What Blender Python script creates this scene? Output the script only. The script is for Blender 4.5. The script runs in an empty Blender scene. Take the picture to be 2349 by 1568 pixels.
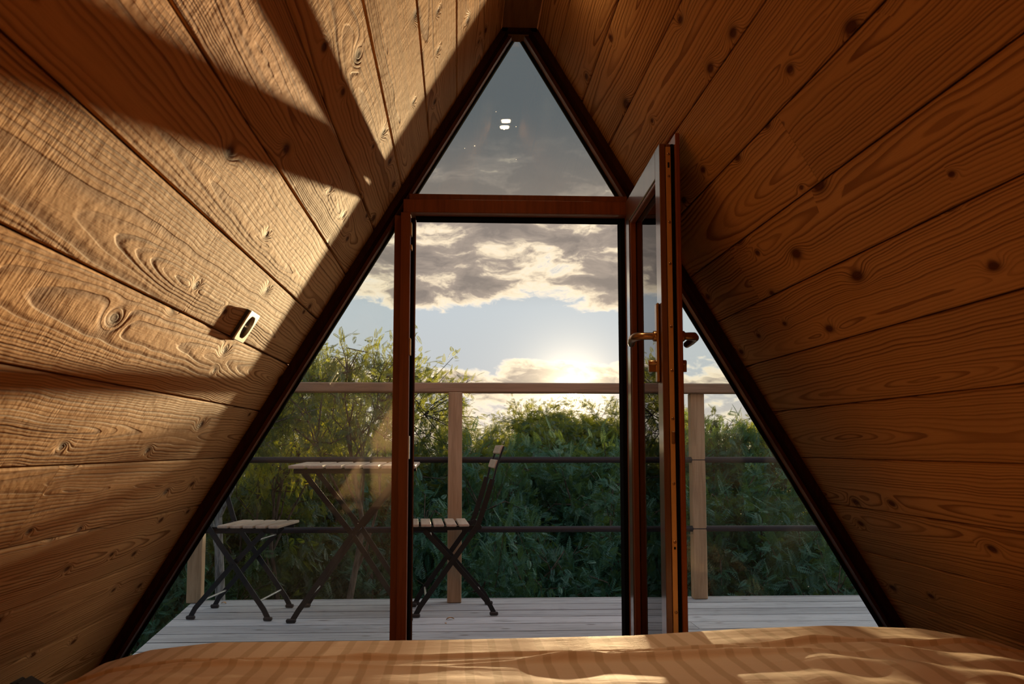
import bpy, math, random
import numpy as np
from mathutils import Vector, Matrix

random.seed(7)
rng = np.random.default_rng(11)
sc = bpy.context.scene
COL = sc.collection

# ------------------------------------------------------------------ camera
W, H, FPX = 2349.0, 1568.0, 2300.0
EYE = 0.78
PITCH = math.atan2(242, FPX)
YAW = math.atan(124.5 * math.cos(PITCH) / FPX)
fwd = Vector((math.sin(YAW) * math.cos(PITCH), math.cos(YAW) * math.cos(PITCH), math.sin(PITCH)))
rgt = Vector((math.cos(YAW), -math.sin(YAW), 0))
upv = rgt.cross(fwd)
cam_data = bpy.data.cameras.new('camera')
cam_data.sensor_fit = 'HORIZONTAL'
cam_data.sensor_width = 36.0
cam_data.lens = FPX / W * 36.0
cam_data.clip_start = 0.05
cam_data.clip_end = 2000
cam_data.dof.use_dof = True
cam_data.dof.focus_distance = 4.3
cam_data.dof.aperture_fstop = 10.0
cam = bpy.data.objects.new('camera', cam_data)
cam.matrix_world = Matrix(((rgt.x, upv.x, -fwd.x, 0), (rgt.y, upv.y, -fwd.y, 0), (rgt.z, upv.z, -fwd.z, EYE), (0, 0, 0, 1)))
COL.objects.link(cam)
sc.camera = cam

# ------------------------------------------------------------------ view
sc.view_settings.view_transform = 'Standard'
sc.view_settings.look = 'None'
sc.view_settings.exposure = 0.0
sc.view_settings.gamma = 1.0
sc.view_settings.use_curve_mapping = False
sc.cycles.use_denoising = True
sc.cycles.transparent_max_bounces = 24
sc.cycles.max_bounces = 10
sc.cycles.use_adaptive_sampling = True
sc.cycles.adaptive_threshold = 0.04
sc.cycles.diffuse_bounces = 6
sc.cycles.glossy_bounces = 4
sc.cycles.caustics_reflective = False
sc.cycles.caustics_refractive = False
sc.cycles.sample_clamp_indirect = 8.0

SUN = Vector((0.114, 1.0, 0.0562)).normalized()


# ------------------------------------------------------------------ node helper
class G:
    def __init__(self, tree):
        self.t = tree
        self.L = tree.links

    def set(self, sock, v):
        if isinstance(v, bpy.types.NodeSocket):
            self.L.new(v, sock)
        else:
            if isinstance(v, (tuple, list)) and len(v) == 3 and sock.type == 'RGBA':
                v = (*v, 1)
            sock.default_value = v

    def node(self, kind, **kw):
        n = self.t.nodes.new(kind)
        for k, v in kw.items():
            if k.startswith('i_'):
                key = k[2:]
                self.set(n.inputs[int(key)] if key.isdigit() else n.inputs[key.replace('_', ' ')], v)
            else:
                setattr(n, k, v)
        return n

    def m(self, op, a, b=0.0, c=0.0, clamp=False):
        n = self.t.nodes.new('ShaderNodeMath')
        n.operation = op
        n.use_clamp = clamp
        self.set(n.inputs[0], a)
        self.set(n.inputs[1], b)
        self.set(n.inputs[2], c)
        return n.outputs[0]

    def add(self, a, b): return self.m('ADD', a, b)
    def sub(self, a, b): return self.m('SUBTRACT', a, b)
    def mul(self, a, b): return self.m('MULTIPLY', a, b)
    def pw(self, a, b): return self.m('POWER', a, b)

    def gauss(self, a, mu, sig):
        d = self.mul(self.sub(a, mu), 1.0 / sig)
        return self.m('EXPONENT', self.mul(self.mul(d, d), -1.0))

    def ss(self, a, lo, hi, t0=0.0, t1=1.0):
        n = self.node('ShaderNodeMapRange', interpolation_type='SMOOTHSTEP')
        self.set(n.inputs[0], a)
        n.inputs[1].default_value, n.inputs[2].default_value = lo, hi
        n.inputs[3].default_value, n.inputs[4].default_value = t0, t1
        return n.outputs[0]

    def xyz(self, x=0.0, y=0.0, z=0.0):
        n = self.t.nodes.new('ShaderNodeCombineXYZ')
        self.set(n.inputs[0], x); self.set(n.inputs[1], y); self.set(n.inputs[2], z)
        return n.outputs[0]

    def sep(self, v):
        n = self.t.nodes.new('ShaderNodeSeparateXYZ')
        self.set(n.inputs[0], v)
        return n.outputs[0], n.outputs[1], n.outputs[2]

    def noise(self, vec, scale=1.0, detail=3.0, rough=0.5, dist=0.0, color=False):
        n = self.node('ShaderNodeTexNoise')
        self.set(n.inputs['Vector'], vec)
        n.inputs['Scale'].default_value = scale
        n.inputs['Detail'].default_value = detail
        n.inputs['Roughness'].default_value = rough
        n.inputs['Distortion'].default_value = dist
        return n.outputs['Color' if color else 'Fac']

    def mix(self, f, a, b):
        n = self.node('ShaderNodeMix', data_type='RGBA')
        self.set(n.inputs[0], f)
        self.set(n.inputs[6], a)
        self.set(n.inputs[7], b)
        return n.outputs[2]

    def mixadd(self, f, a, b):
        n = self.node('ShaderNodeMix', data_type='RGBA', blend_type='ADD')
        self.set(n.inputs[0], f)
        self.set(n.inputs[6], a)
        self.set(n.inputs[7], b)
        return n.outputs[2]

    def ramp(self, f, stops):
        n = self.node('ShaderNodeValToRGB')
        e = n.color_ramp.elements
        while len(e) < len(stops):
            e.new(0.5)
        for i, (p, c) in enumerate(stops):
            e[i].position = p
            e[i].color = (*c, 1) if len(c) == 3 else c
        self.set(n.inputs[0], f)
        return n.outputs[0]


def new_mat(name):
    m = bpy.data.materials.new(name)
    m.use_nodes = True
    m.node_tree.nodes.clear()
    g = G(m.node_tree)
    out = g.node('ShaderNodeOutputMaterial')
    return m, g, out


def principled(g, out, color, rough=0.5, metal=0.0, bump=None, bump_dist=0.001, bump_strength=1.0, spec=0.5):
    p = g.node('ShaderNodeBsdfPrincipled')
    g.set(p.inputs['Base Color'], color)
    g.set(p.inputs['Roughness'], rough)
    p.inputs['Metallic'].default_value = metal
    p.inputs['Specular IOR Level'].default_value = spec
    if bump is not None:
        b = g.node('ShaderNodeBump')
        b.inputs['Strength'].default_value = bump_strength
        b.inputs['Distance'].default_value = bump_dist
        g.set(b.inputs['Height'], bump)
        g.L.new(b.outputs[0], p.inputs['Normal'])
    g.L.new(p.outputs[0], out.inputs[0])
    return p


# ------------------------------------------------------------------ materials
def mat_board(name, early, late, knotc, relief=0.0016, ring=0.0070):
    """Brushed softwood board: UV in metres (u along the board, v across), face attribute 'seed'."""
    m, g, out = new_mat(name)
    uv = g.node('ShaderNodeUVMap', uv_map='UVMap').outputs[0]
    u, v, _ = g.sep(uv)
    seed = g.node('ShaderNodeAttribute', attribute_name='seed').outputs['Fac']
    s10 = g.mul(seed, 37.0)
    us = g.add(u, g.mul(seed, 61.0))
    # slow wander of the pith and wobble of the grain
    wob = g.sub(g.noise(g.xyz(g.mul(us, 1.5), g.mul(v, 4.0), s10), 1.0, 2.0, 0.5), 0.5)
    dep = g.sub(g.noise(g.xyz(g.mul(us, 0.42), s10, 3.1), 1.0, 1.0, 0.4), 0.5)
    vc = g.mul(g.sub(g.m('FRACT', g.mul(seed, 7.31)), 0.5), 0.13)
    # knots
    vor = g.node('ShaderNodeTexVoronoi', feature='F1', voronoi_dimensions='2D')
    g.set(vor.inputs['Vector'], g.xyz(g.mul(us, 3.6), g.add(g.mul(v, 8.5), g.mul(seed, 53.0)), 0.0))
    vor.inputs['Scale'].default_value = 1.0
    vor.inputs['Randomness'].default_value = 1.0
    kd = vor.outputs['Distance']
    kr, kg, kb = g.sep(vor.outputs['Color'])
    kon = g.m('GREATER_THAN', kr, 0.64)
    ksz = g.add(4.8, g.mul(kg, 10.0))
    kq = g.mul(kd, ksz)
    core = g.mul(g.m('EXPONENT', g.mul(g.mul(kq, kq), -2.2)), kon)
    halo = g.mul(g.m('EXPONENT', g.mul(g.mul(kq, kq), -0.60)), kon)
    wob2 = g.sub(g.noise(g.xyz(g.mul(us, 5.5), g.mul(v, 13.0), s10), 1.0, 2.0, 0.5), 0.5)
    vv = g.add(g.add(g.sub(v, vc), g.mul(wob, 0.045)), g.mul(wob2, 0.010))
    dd = g.add(g.mul(dep, 0.26), g.mul(wob, 0.02))
    r = g.m('SQRT', g.add(g.mul(vv, vv), g.mul(dd, dd)))
    fine = g.sub(g.noise(g.xyz(g.mul(us, 12.0), g.mul(v, 60.0), s10), 1.0, 2.0, 0.5), 0.5)
    r = g.add(g.add(r, g.mul(halo, 0.030)), g.mul(fine, 0.0016))
    gap = g.noise(g.xyz(g.mul(r, 22.0), s10, 1.7), 1.0, 1.0, 0.5)
    rs = g.add(r, g.mul(g.sub(gap, 0.5), 0.030))
    rq = g.mul(rs, g.mul(g.add(0.62, g.mul(g.m('FRACT', g.mul(seed, 11.7)), 0.55)), 1.0 / ring))
    ph = g.m('FRACT', rq)
    wn = g.node('ShaderNodeTexWhiteNoise', noise_dimensions='2D')
    g.set(wn.inputs['Vector'], g.xyz(g.m('FLOOR', rq), s10, 0.0))
    rstr = g.add(0.30, g.mul(wn.outputs['Value'], 0.70))
    # sawtooth: slow rise of earlywood, sharp latewood ridge
    late_f = g.mul(g.mul(g.ss(ph, 0.38, 0.86), g.ss(ph, 0.90, 1.0, 1.0, 0.0)), rstr)
    fibre = g.noise(g.xyz(g.mul(us, 9.0), g.mul(v, 420.0), s10), 1.0, 2.0, 0.6)
    saw = g.noise(g.xyz(g.mul(us, 230.0), g.mul(v, 14.0), s10), 1.0, 1.0, 0.5)
    sawmask = g.ss(g.noise(g.xyz(g.mul(us, 1.5), g.mul(v, 8.0), g.add(s10, 9.0)), 1.0, 1.0), 0.42, 0.62)
    blotch = g.noise(g.xyz(g.mul(us, 1.3), g.mul(v, 5.0), g.add(s10, 4.0)), 1.0, 3.0, 0.6)
    tone = g.add(0.80, g.add(g.mul(blotch, 0.22), g.mul(g.m('FRACT', g.mul(seed, 3.77)), 0.18)))
    col = g.mix(g.mul(late_f, 1.0), early, late)
    col = g.mix(g.mul(g.sub(fibre, 0.35), 0.5), col, late)
    col = g.mix(g.m('MINIMUM', g.mul(core, 1.5), 1.0), col, knotc)
    vm = g.node('ShaderNodeVectorMath', operation='SCALE')
    g.set(vm.inputs[0], col)
    g.set(vm.inputs['Scale'], tone)
    col = vm.outputs[0]
    h = g.add(g.mul(late_f, 1.0), g.add(g.mul(fibre, 0.30), g.mul(g.mul(saw, sawmask), 0.45)))
    h = g.add(h, g.add(g.mul(core, 1.2), g.mul(g.noise(g.xyz(g.mul(us, 30.0), g.mul(v, 45.0), s10), 1.0, 2.0), 0.8)))
    principled(g, out, col, 0.8, 0.0, h, relief, 1.0, 0.03)
    return m


def mat_timber(name, base, dark, rough=0.45, axis=2, relief=0.0004, scale=1.0, spec=0.5):
    """Plain sawn or stained timber, object coordinates, grain along one axis."""
    m, g, out = new_mat(name)
    tc = g.node('ShaderNodeTexCoord').outputs['Object']
    x, y, z = g.sep(tc)
    comp = [x, y, z]
    lo = [g.mul(c, (4.0 if i == axis else 60.0) * scale) for i, c in enumerate(comp)]
    gr = g.noise(g.xyz(*lo), 1.0, 4.0, 0.6, 0.6)
    md = [g.mul(c, (2.0 if i == axis else 9.0) * scale) for i, c in enumerate(comp)]
    bl = g.noise(g.xyz(*md), 1.0, 2.0, 0.5)
    f = g.add(g.mul(g.ss(gr, 0.35, 0.7), 0.6), g.mul(g.ss(bl, 0.4, 0.7), 0.4))
    col = g.mix(f, base, dark)
    principled(g, out, col, rough, 0.0, gr, relief, 1.0, spec)
    return m


def mat_plain(name, color, rough=0.5, metal=0.0, var=0.15, spec=0.5, bumpy=0.0):
    m, g, out = new_mat(name)
    tc = g.node('ShaderNodeTexCoord').outputs['Object']
    n = g.noise(tc, 45.0, 3.0, 0.6)
    dark = tuple(c * (1 - var) for c in color)
    lite = tuple(min(1, c * (1 + var)) for c in color)
    principled(g, out, g.mix(n, dark, lite), rough, metal, n if bumpy else None, bumpy or 0.001, 1.0, spec)
    return m


def mat_glass(name, dirt=1.0):
    m, g, out = new_mat(name)
    tr = g.node('ShaderNodeBsdfTransparent')
    tr.inputs[0].default_value = (0.975, 0.985, 0.98, 1)
    gl = g.node('ShaderNodeBsdfGlossy')
    gl.inputs['Color'].default_value = (1, 1, 1, 1)
    gl.inputs['Roughness'].default_value = 0.0
    fr = g.node('ShaderNodeFresnel')
    fr.inputs[0].default_value = 1.29
    mx = g.node('ShaderNodeMixShader')
    g.L.new(fr.outputs[0], mx.inputs[0])
    g.L.new(tr.outputs[0], mx.inputs[1])
    g.L.new(gl.outputs[0], mx.inputs[2])
    res = mx.outputs[0]
    if dirt:
        tc = g.node('ShaderNodeTexCoord').outputs['Object']
        vor = g.node('ShaderNodeTexVoronoi', feature='F1')
        g.set(vor.inputs['Vector'], tc)
        vor.inputs['Scale'].default_value = 26.0
        a, b, c = g.sep(vor.outputs['Color'])
        spk = g.mul(g.m('LESS_THAN', vor.outputs['Distance'], g.mul(b, 0.055)), g.m('GREATER_THAN', a, 0.82))
        film = g.mul(g.ss(g.noise(tc, 3.0, 4.0, 0.6), 0.5, 0.85), 0.004 * dirt)
        fac = g.m('MINIMUM', g.add(g.mul(spk, 0.35 * dirt), g.add(film, 0.0006)), 1.0)
        tl = g.node('ShaderNodeBsdfTranslucent')
        tl.inputs[0].default_value = (0.8, 0.8, 0.78, 1)
        m2 = g.node('ShaderNodeMixShader')
        g.set(m2.inputs[0], fac)
        g.L.new(res, m2.inputs[1])
        g.L.new(tl.outputs[0], m2.inputs[2])
        res = m2.outputs[0]
    g.L.new(res, out.inputs[0])
    return m


def mat_leaf(name, a, b, trans, tfac=0.45):
    m, g, out = new_mat(name)
    t = g.node('ShaderNodeAttribute', attribute_name='seed').outputs['Fac']
    oi = g.node('ShaderNodeObjectInfo').outputs['Random']
    f = g.m('FRACT', g.add(g.mul(t, 0.85), g.mul(oi, 0.15)))
    col = g.mix(f, a, b)
    df = g.node('ShaderNodeBsdfDiffuse')
    g.set(df.inputs[0], col)
    tl = g.node('ShaderNodeBsdfTranslucent')
    g.set(tl.inputs[0], g.mix(f, trans, tuple(c * 0.6 for c in trans)))
    mx = g.node('ShaderNodeMixShader')
    mx.inputs[0].default_value = tfac
    g.L.new(df.outputs[0], mx.inputs[1])
    g.L.new(tl.outputs[0], mx.inputs[2])
    gl = g.node('ShaderNodeBsdfGlossy')
    gl.inputs['Roughness'].default_value = 0.45
    gl.inputs['Color'].default_value = (0.9, 0.95, 0.9, 1)
    m2 = g.node('ShaderNodeMixShader')
    m2.inputs[0].default_value = 0.035
    g.L.new(mx.outputs[0], m2.inputs[1])
    g.L.new(gl.outputs[0], m2.inputs[2])
    g.L.new(m2.outputs[0], out.inputs[0])
    return m


def mat_deck():
    m, g, out = new_mat('weathered decking')
    uv = g.node('ShaderNodeUVMap', uv_map='UVMap').outputs[0]
    u, v, _ = g.sep(uv)
    seed = g.node('ShaderNodeAttribute', attribute_name='seed').outputs['Fac']
    s = g.mul(seed, 31.0)
    us = g.add(u, g.mul(seed, 17.0))
    gr = g.noise(g.xyz(g.mul(us, 3.0), g.mul(v, 90.0), s), 1.0, 4.0, 0.6, 0.3)
    bl = g.noise(g.xyz(g.mul(us, 1.2), g.mul(v, 6.0), s), 1.0, 4.0, 0.6)
    vor = g.node('ShaderNodeTexVoronoi', feature='F1')
    g.set(vor.inputs['Vector'], g.xyz(g.mul(us, 5.0), g.mul(v, 11.0), s))
    vor.inputs['Scale'].default_value = 1.0
    a, b, c = g.sep(vor.outputs['Color'])
    kn = g.mul(g.ss(vor.outputs['Distance'], 0.05, 0.16, 1.0, 0.0), g.m('GREATER_THAN', a, 0.5))
    tone = g.add(g.mul(gr, 0.5), g.add(g.mul(bl, 0.3), g.mul(g.m('FRACT', g.mul(seed, 5.3)), 0.2)))
    col = g.ramp(tone, [(0.25, (0.17, 0.17, 0.175)), (0.5, (0.42, 0.42, 0.43)), (0.75, (0.62, 0.62, 0.635))])
    streak = g.ss(g.noise(g.xyz(g.mul(us, 7.0), g.mul(v, 70.0), g.add(s, 5.0)), 1.0, 2.0, 0.6), 0.58, 0.72)
    col = g.mix(g.mul(streak, 0.6), col, (0.10, 0.085, 0.07))
    col = g.mix(g.mul(kn, 0.8), col, (0.09, 0.07, 0.055))
    principled(g, out, col, 0.75, 0.0, gr, 0.0006, 1.0, 0.3)
    return m


def mat_duvet():
    m, g, out = new_mat('satin striped duvet')
    tc = g.node('ShaderNodeTexCoord').outputs['Object']
    x, y, z = g.sep(tc)
    wv = g.sub(g.noise(g.xyz(g.mul(x, 2.0), g.mul(y, 3.0), 0.0), 1.0, 2.0), 0.5)
    xs = g.add(x, g.mul(wv, 0.009))
    ph = g.m('FRACT', g.mul(xs, 1.0 / 0.0545))
    stripe = g.mul(g.ss(ph, 0.30, 0.36), g.ss(ph, 0.62, 0.68, 1.0, 0.0))
    weave = g.noise(tc, 900.0, 1.0)
    col = g.mix(g.mul(stripe, 0.75), (0.70, 0.505, 0.335), (0.52, 0.35, 0.205))
    col = g.mix(g.mul(weave, 0.12), col, (0.45, 0.30, 0.18))
    crumple = g.noise(g.xyz(g.mul(x, 9.0), g.mul(y, 16.0), 0.0), 1.0, 4.0, 0.55, 1.0)
    p = principled(g, out, col, 0.7, 0.0, g.add(crumple, g.mul(weave, 0.02)), 0.004, 0.5, 0.04)
    p.inputs['Sheen Weight'].default_value = 0.0
    return m


def mat_ground():
    m, g, out = new_mat('forest floor')
    tc = g.node('ShaderNodeTexCoord').outputs['Object']
    n = g.noise(tc, 1.5, 6.0, 0.65)
    n2 = g.noise(tc, 14.0, 3.0, 0.6)
    col = g.ramp(g.add(g.mul(n, 0.6), g.mul(n2, 0.4)), [(0.3, (0.012, 0.016, 0.008)), (0.55, (0.03, 0.034, 0.014)), (0.75, (0.07, 0.055, 0.028))])
    principled(g, out, col, 0.95, 0.0, n2, 0.05, 1.0, 0.1)
    return m


def mat_bark(name, a, b):
    m, g, out = new_mat(name)
    tc = g.node('ShaderNodeTexCoord').outputs['Object']
    x, y, z = g.sep(tc)
    n = g.noise(g.xyz(g.mul(x, 40.0), g.mul(y, 40.0), g.mul(z, 9.0)), 1.0, 4.0, 0.65, 0.5)
    principled(g, out, g.mix(g.ss(n, 0.35, 0.65), a, b), 0.9, 0.0, n, 0.01, 1.0, 0.2)
    return m


M = {}
M['board'] = mat_board('brushed larch boards', (0.60, 0.325, 0.128), (0.25, 0.106, 0.031), (0.12, 0.045, 0.014))
M['frame'] = mat_timber('red brown stained frame', (0.26, 0.066, 0.014), (0.16, 0.036, 0.008), 0.42, 2, 0.0001, 1.0, 0.3)
M['frame_mid'] = mat_timber('brown stained bead', (0.105, 0.030, 0.009), (0.06, 0.017, 0.006), 0.6, 2, 0.0001, 1.0, 0.15)
M['frame_dark'] = mat_timber('dark stained batten', (0.05, 0.017, 0.008), (0.03, 0.010, 0.005), 0.7, 2, 0.0001, 1.0, 0.0)
M['door'] = mat_timber('stained door leaf', (0.14, 0.042, 0.013), (0.08, 0.022, 0.007), 0.35, 2, 0.00004, 1.0, 0.5)
for nd in M['door'].node_tree.nodes:
    if nd.type == 'BSDF_PRINCIPLED':
        nd.inputs['Coat Weight'].default_value = 1.0
        nd.inputs['Coat Roughness'].default_value = 0.10
M['gasket'] = mat_plain('black rubber gasket', (0.012, 0.012, 0.012), 0.8, 0.0, 0.15, 0.0)
M['brass'] = mat_plain('dull brass strip', (0.62, 0.36, 0.14), 0.42, 0.75, 0.1)
M['bronze'] = mat_plain('bronze handle', (0.36, 0.20, 0.09), 0.27, 0.9, 0.1)
M['steel'] = mat_plain('zinc plate', (0.62, 0.60, 0.57), 0.35, 0.9, 0.1)
M['post'] = mat_timber('larch post', (0.44, 0.29, 0.165), (0.27, 0.165, 0.085), 0.7, 2, 0.0008, 1.0, 0.25)
M['rail'] = mat_timber('larch handrail', (0.34, 0.215, 0.13), (0.21, 0.13, 0.075), 0.6, 0, 0.0006, 1.0, 0.3)
M['pipe'] = mat_plain('black painted pipe', (0.020, 0.015, 0.017), 0.5, 0.0, 0.2, 0.3)
M['black_metal'] = mat_plain('black powder coated steel', (0.009, 0.008, 0.008), 0.45, 0.0, 0.2, 0.3)
M['cap'] = mat_plain('dark rubber foot', (0.02, 0.012, 0.009), 0.7)
M['slat'] = mat_timber('acacia slat', (0.50, 0.375, 0.27), (0.34, 0.245, 0.17), 0.5, 1, 0.0004, 1.4, 0.4)
M['glass'] = mat_glass('window glass', 1.0)
M['glass_door'] = mat_glass('door glass', 0.35)
M['deck'] = mat_deck()
M['duvet'] = mat_duvet()
M['mattress'] = mat_plain('mattress ticking', (0.7, 0.66, 0.6), 0.9)
M['socket'] = mat_plain('satin nickel', (0.74, 0.66, 0.56), 0.3, 0.85, 0.05)
M['black'] = mat_plain('black plastic', (0.012, 0.012, 0.012), 0.4)
M['ridge'] = mat_timber('ridge board', (0.26, 0.13, 0.055), (0.16, 0.075, 0.03), 0.8, 1, 0.0004, 1.0, 0.05)
M['floor'] = mat_timber('floor boards', (0.36, 0.21, 0.10), (0.22, 0.12, 0.05), 0.5, 1)
M['ground'] = mat_ground()
M['bark'] = mat_bark('brown bark', (0.045, 0.030, 0.020), (0.14, 0.10, 0.07))
M['bark_grey'] = mat_bark('grey bark', (0.10, 0.09, 0.08), (0.30, 0.28, 0.25))
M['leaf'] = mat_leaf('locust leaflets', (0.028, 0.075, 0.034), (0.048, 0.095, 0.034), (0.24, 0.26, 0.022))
M['leaf_warm'] = mat_leaf('sun-painted locust leaflets', (0.075, 0.11, 0.02), (0.125, 0.14, 0.024), (0.60, 0.54, 0.03), 0.5)  # yellow-green of sun through leaves put into the leaf colour
M['leaf_teal'] = mat_leaf('shade-painted locust leaflets', (0.026, 0.105, 0.068), (0.042, 0.125, 0.068), (0.15, 0.22, 0.03), 0.28)  # blue-green of leaves in skylit shade put into the leaf colour
M['dry_leaf'] = mat_plain('dry leaf', (0.42, 0.22, 0.09), 0.7, 0.0, 0.3)


def mat_emit(name, color, strength):
    m, g, out = new_mat(name)
    e = g.node('ShaderNodeEmission')
    e.inputs[0].default_value = (*color, 1)
    e.inputs[1].default_value = strength
    g.L.new(e.outputs[0], out.inputs[0])
    return m


M['lamp'] = mat_emit('lit lamp lens', (1.0, 0.70, 0.36), 190.0)


# ------------------------------------------------------------------ mesh helper
class MB:
    def __init__(self):
        self.v, self.f, self.uv, self.seed, self.sm = [], [], [], [], []

    def face(self, pts, uv=None, seed=0.0, smooth=False):
        b = len(self.v)
        self.v.extend(pts)
        self.f.append(tuple(range(b, b + len(pts))))
        self.uv.extend(uv or [(0, 0)] * len(pts))
        self.seed.append(seed)
        self.sm.append(smooth)

    def mesh(self, vs, fs, smooth=False, seed=0.0):
        b = len(self.v)
        self.v.extend([tuple(p) for p in vs])
        for f in fs:
            self.f.append(tuple(b + i for i in f))
            self.uv.extend([(0, 0)] * len(f))
            self.seed.append(seed)
            self.sm.append(smooth)

    def box(self, lo, hi, mat=None, bev=0.0):
        (x0, y0, z0), (x1, y1, z1) = lo, hi
        if bev > 0:
            b = min(bev, (x1 - x0) / 2.01, (y1 - y0) / 2.01, (z1 - z0) / 2.01)
            vs, idx = [], {}
            for ix in (0, 1):
                for iy in (0, 1):
                    for iz in (0, 1):
                        X, Y, Z = (x0, x1)[ix], (y0, y1)[iy], (z0, z1)[iz]
                        sx, sy, sz = 1 - 2 * ix, 1 - 2 * iy, 1 - 2 * iz
                        for ax, p in enumerate(((X, Y + sy * b, Z + sz * b), (X + sx * b, Y, Z + sz * b), (X + sx * b, Y + sy * b, Z))):
                            idx[(ix, iy, iz, ax)] = len(vs)
                            vs.append(p)
            fs = []
            for s in (0, 1):
                q = [idx[(s, a, c, 0)] for a, c in ((0, 0), (0, 1), (1, 1), (1, 0))]
                fs.append(q if s == 0 else q[::-1])
                q = [idx[(a, s, c, 1)] for a, c in ((0, 0), (1, 0), (1, 1), (0, 1))]
                fs.append(q if s == 0 else q[::-1])
                q = [idx[(a, c, s, 2)] for a, c in ((0, 0), (0, 1), (1, 1), (1, 0))]
                fs.append(q if s == 0 else q[::-1])
            for a in (0, 1):
                for c in (0, 1):
                    q = [idx[(0, a, c, 1)], idx[(1, a, c, 1)], idx[(1, a, c, 2)], idx[(0, a, c, 2)]]
                    fs.append(q if (a == c) else q[::-1])
                    q = [idx[(a, 0, c, 2)], idx[(a, 1, c, 2)], idx[(a, 1, c, 0)], idx[(a, 0, c, 0)]]
                    fs.append(q if (a == c) else q[::-1])
                    q = [idx[(a, c, 0, 0)], idx[(a, c, 1, 0)], idx[(a, c, 1, 1)], idx[(a, c, 0, 1)]]
                    fs.append(q if (a == c) else q[::-1])
                    for d in (0, 1):
                        t = [idx[(a, c, d, k)] for k in range(3)]
                        fs.append(t if (a + c + d) % 2 == 0 else t[::-1])
        else:
            vs = [(x, y, z) for x in (x0, x1) for y in (y0, y1) for z in (z0, z1)]
            fs = [(0, 1, 3, 2), (4, 6, 7, 5), (0, 4, 5, 1), (2, 3, 7, 6), (0, 2, 6, 4), (1, 5, 7, 3)]
        if mat is not None:
            vs = [tuple(mat @ Vector(p)) for p in vs]
        self.mesh(vs, fs)
        return self

    def prism(self, poly, y0, y1):
        """poly: list of (x, z), extruded in Y."""
        n = len(poly)
        vs = [(x, y0, z) for x, z in poly] + [(x, y1, z) for x, z in poly]
        fs = [tuple(range(n)), tuple(range(2 * n - 1, n - 1, -1))]
        fs += [(i, i + n, (i + 1) % n + n, (i + 1) % n) for i in range(n)]
        self.mesh(vs, fs)
        return self

    def tube(self, path, r, n=8, caps=True, smooth=True):
        P = [Vector(p) for p in path]
        R = r if isinstance(r, (list, tuple)) else [r] * len(P)
        rings, prev = [], None
        for i, p in enumerate(P):
            t = (P[min(i + 1, len(P) - 1)] - P[max(i - 1, 0)]).normalized()
            if prev is None:
                a = Vector((0, 0, 1)) if abs(t.z) < 0.9 else Vector((1, 0, 0))
                prev = t.cross(a).normalized()
            e1 = (prev - t * prev.dot(t)).normalized()
            prev = e1
            e2 = t.cross(e1)
            rings.append([p + (e1 * math.cos(2 * math.pi * k / n) + e2 * math.sin(2 * math.pi * k / n)) * R[i] for k in range(n)])
        vs = [q for rg in rings for q in rg]
        fs = []
        for i in range(len(P) - 1):
            for k in range(n):
                fs.append((i * n + k, i * n + (k + 1) % n, (i + 1) * n + (k + 1) % n, (i + 1) * n + k))
        self.mesh(vs, fs, smooth)
        if caps:
            self.mesh(rings[0][::-1], [tuple(range(n))])
            self.mesh(rings[-1], [tuple(range(n))])
        return self

    def flatbar(self, path, wdir, w, t):
        """flat bar through path points; wide across the in-plane normal, thin along wdir."""
        P = [Vector(p) for p in path]
        wd = Vector(wdir).normalized()
        rings = []
        for i, p in enumerate(P):
            tg = (P[min(i + 1, len(P) - 1)] - P[max(i - 1, 0)]).normalized()
            nn = tg.cross(wd).normalized()
            rings.append([p + nn * (a * w / 2) + wd * (b * t / 2) for a, b in ((-1, -1), (1, -1), (1, 1), (-1, 1))])
        vs = [q for rg in rings for q in rg]
        fs = [(3, 2, 1, 0), tuple(len(vs) - 4 + k for k in range(4))]
        for i in range(len(P) - 1):
            for k in range(4):
                fs.append((i * 4 + k, i * 4 + (k + 1) % 4, (i + 1) * 4 + (k + 1) % 4, (i + 1) * 4 + k))
        self.mesh(vs, fs)
        return self

    def lathe(self, prof, origin, axis, n=24):
        """prof: (radius, height) list around an axis through origin."""
        ax = Vector(axis).normalized()
        a = Vector((0, 0, 1)) if abs(ax.z) < 0.9 else Vector((1, 0, 0))
        e1 = ax.cross(a).normalized()
        e2 = ax.cross(e1)
        o = Vector(origin)
        vs = [o + ax * h + (e1 * math.cos(2 * math.pi * k / n) + e2 * math.sin(2 * math.pi * k / n)) * r for r, h in prof for k in range(n)]
        fs = [(i * n + k, i * n + (k + 1) % n, (i + 1) * n + (k + 1) % n, (i + 1) * n + k) for i in range(len(prof) - 1) for k in range(n)]
        self.mesh(vs, fs, True)
        self.mesh(vs[:n][::-1], [tuple(range(n))])
        self.mesh(vs[-n:], [tuple(range(n))])
        return self

    def build(self, name, mat, parent=None, bevel=0.0, origin=None):
        me = bpy.data.meshes.new(name)
        vs = self.v
        if origin is not None:
            ox, oy, oz = origin
            vs = [(p[0] - ox, p[1] - oy, p[2] - oz) for p in vs]
        me.from_pydata([tuple(p) for p in vs], [], self.f)
        uvl = me.uv_layers.new(name='UVMap')
        uvl.data.foreach_set('uv', np.array(self.uv, dtype=np.float32).ravel())
        at = me.attributes.new('seed', 'FLOAT', 'FACE')
        at.data.foreach_set('value', np.array(self.seed, dtype=np.float32))
        me.polygons.foreach_set('use_smooth', np.array(self.sm, dtype=bool))
        me.materials.append(mat)
        o = bpy.data.objects.new(name, me)
        COL.objects.link(o)
        if origin is not None:
            o.location = origin
        if parent is not None:
            o.parent = parent
        if bevel:
            b = o.modifiers.new('bevel', 'BEVEL')
            b.width = bevel
            b.segments = 2
            b.limit_method = 'ANGLE'
        return o


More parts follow.
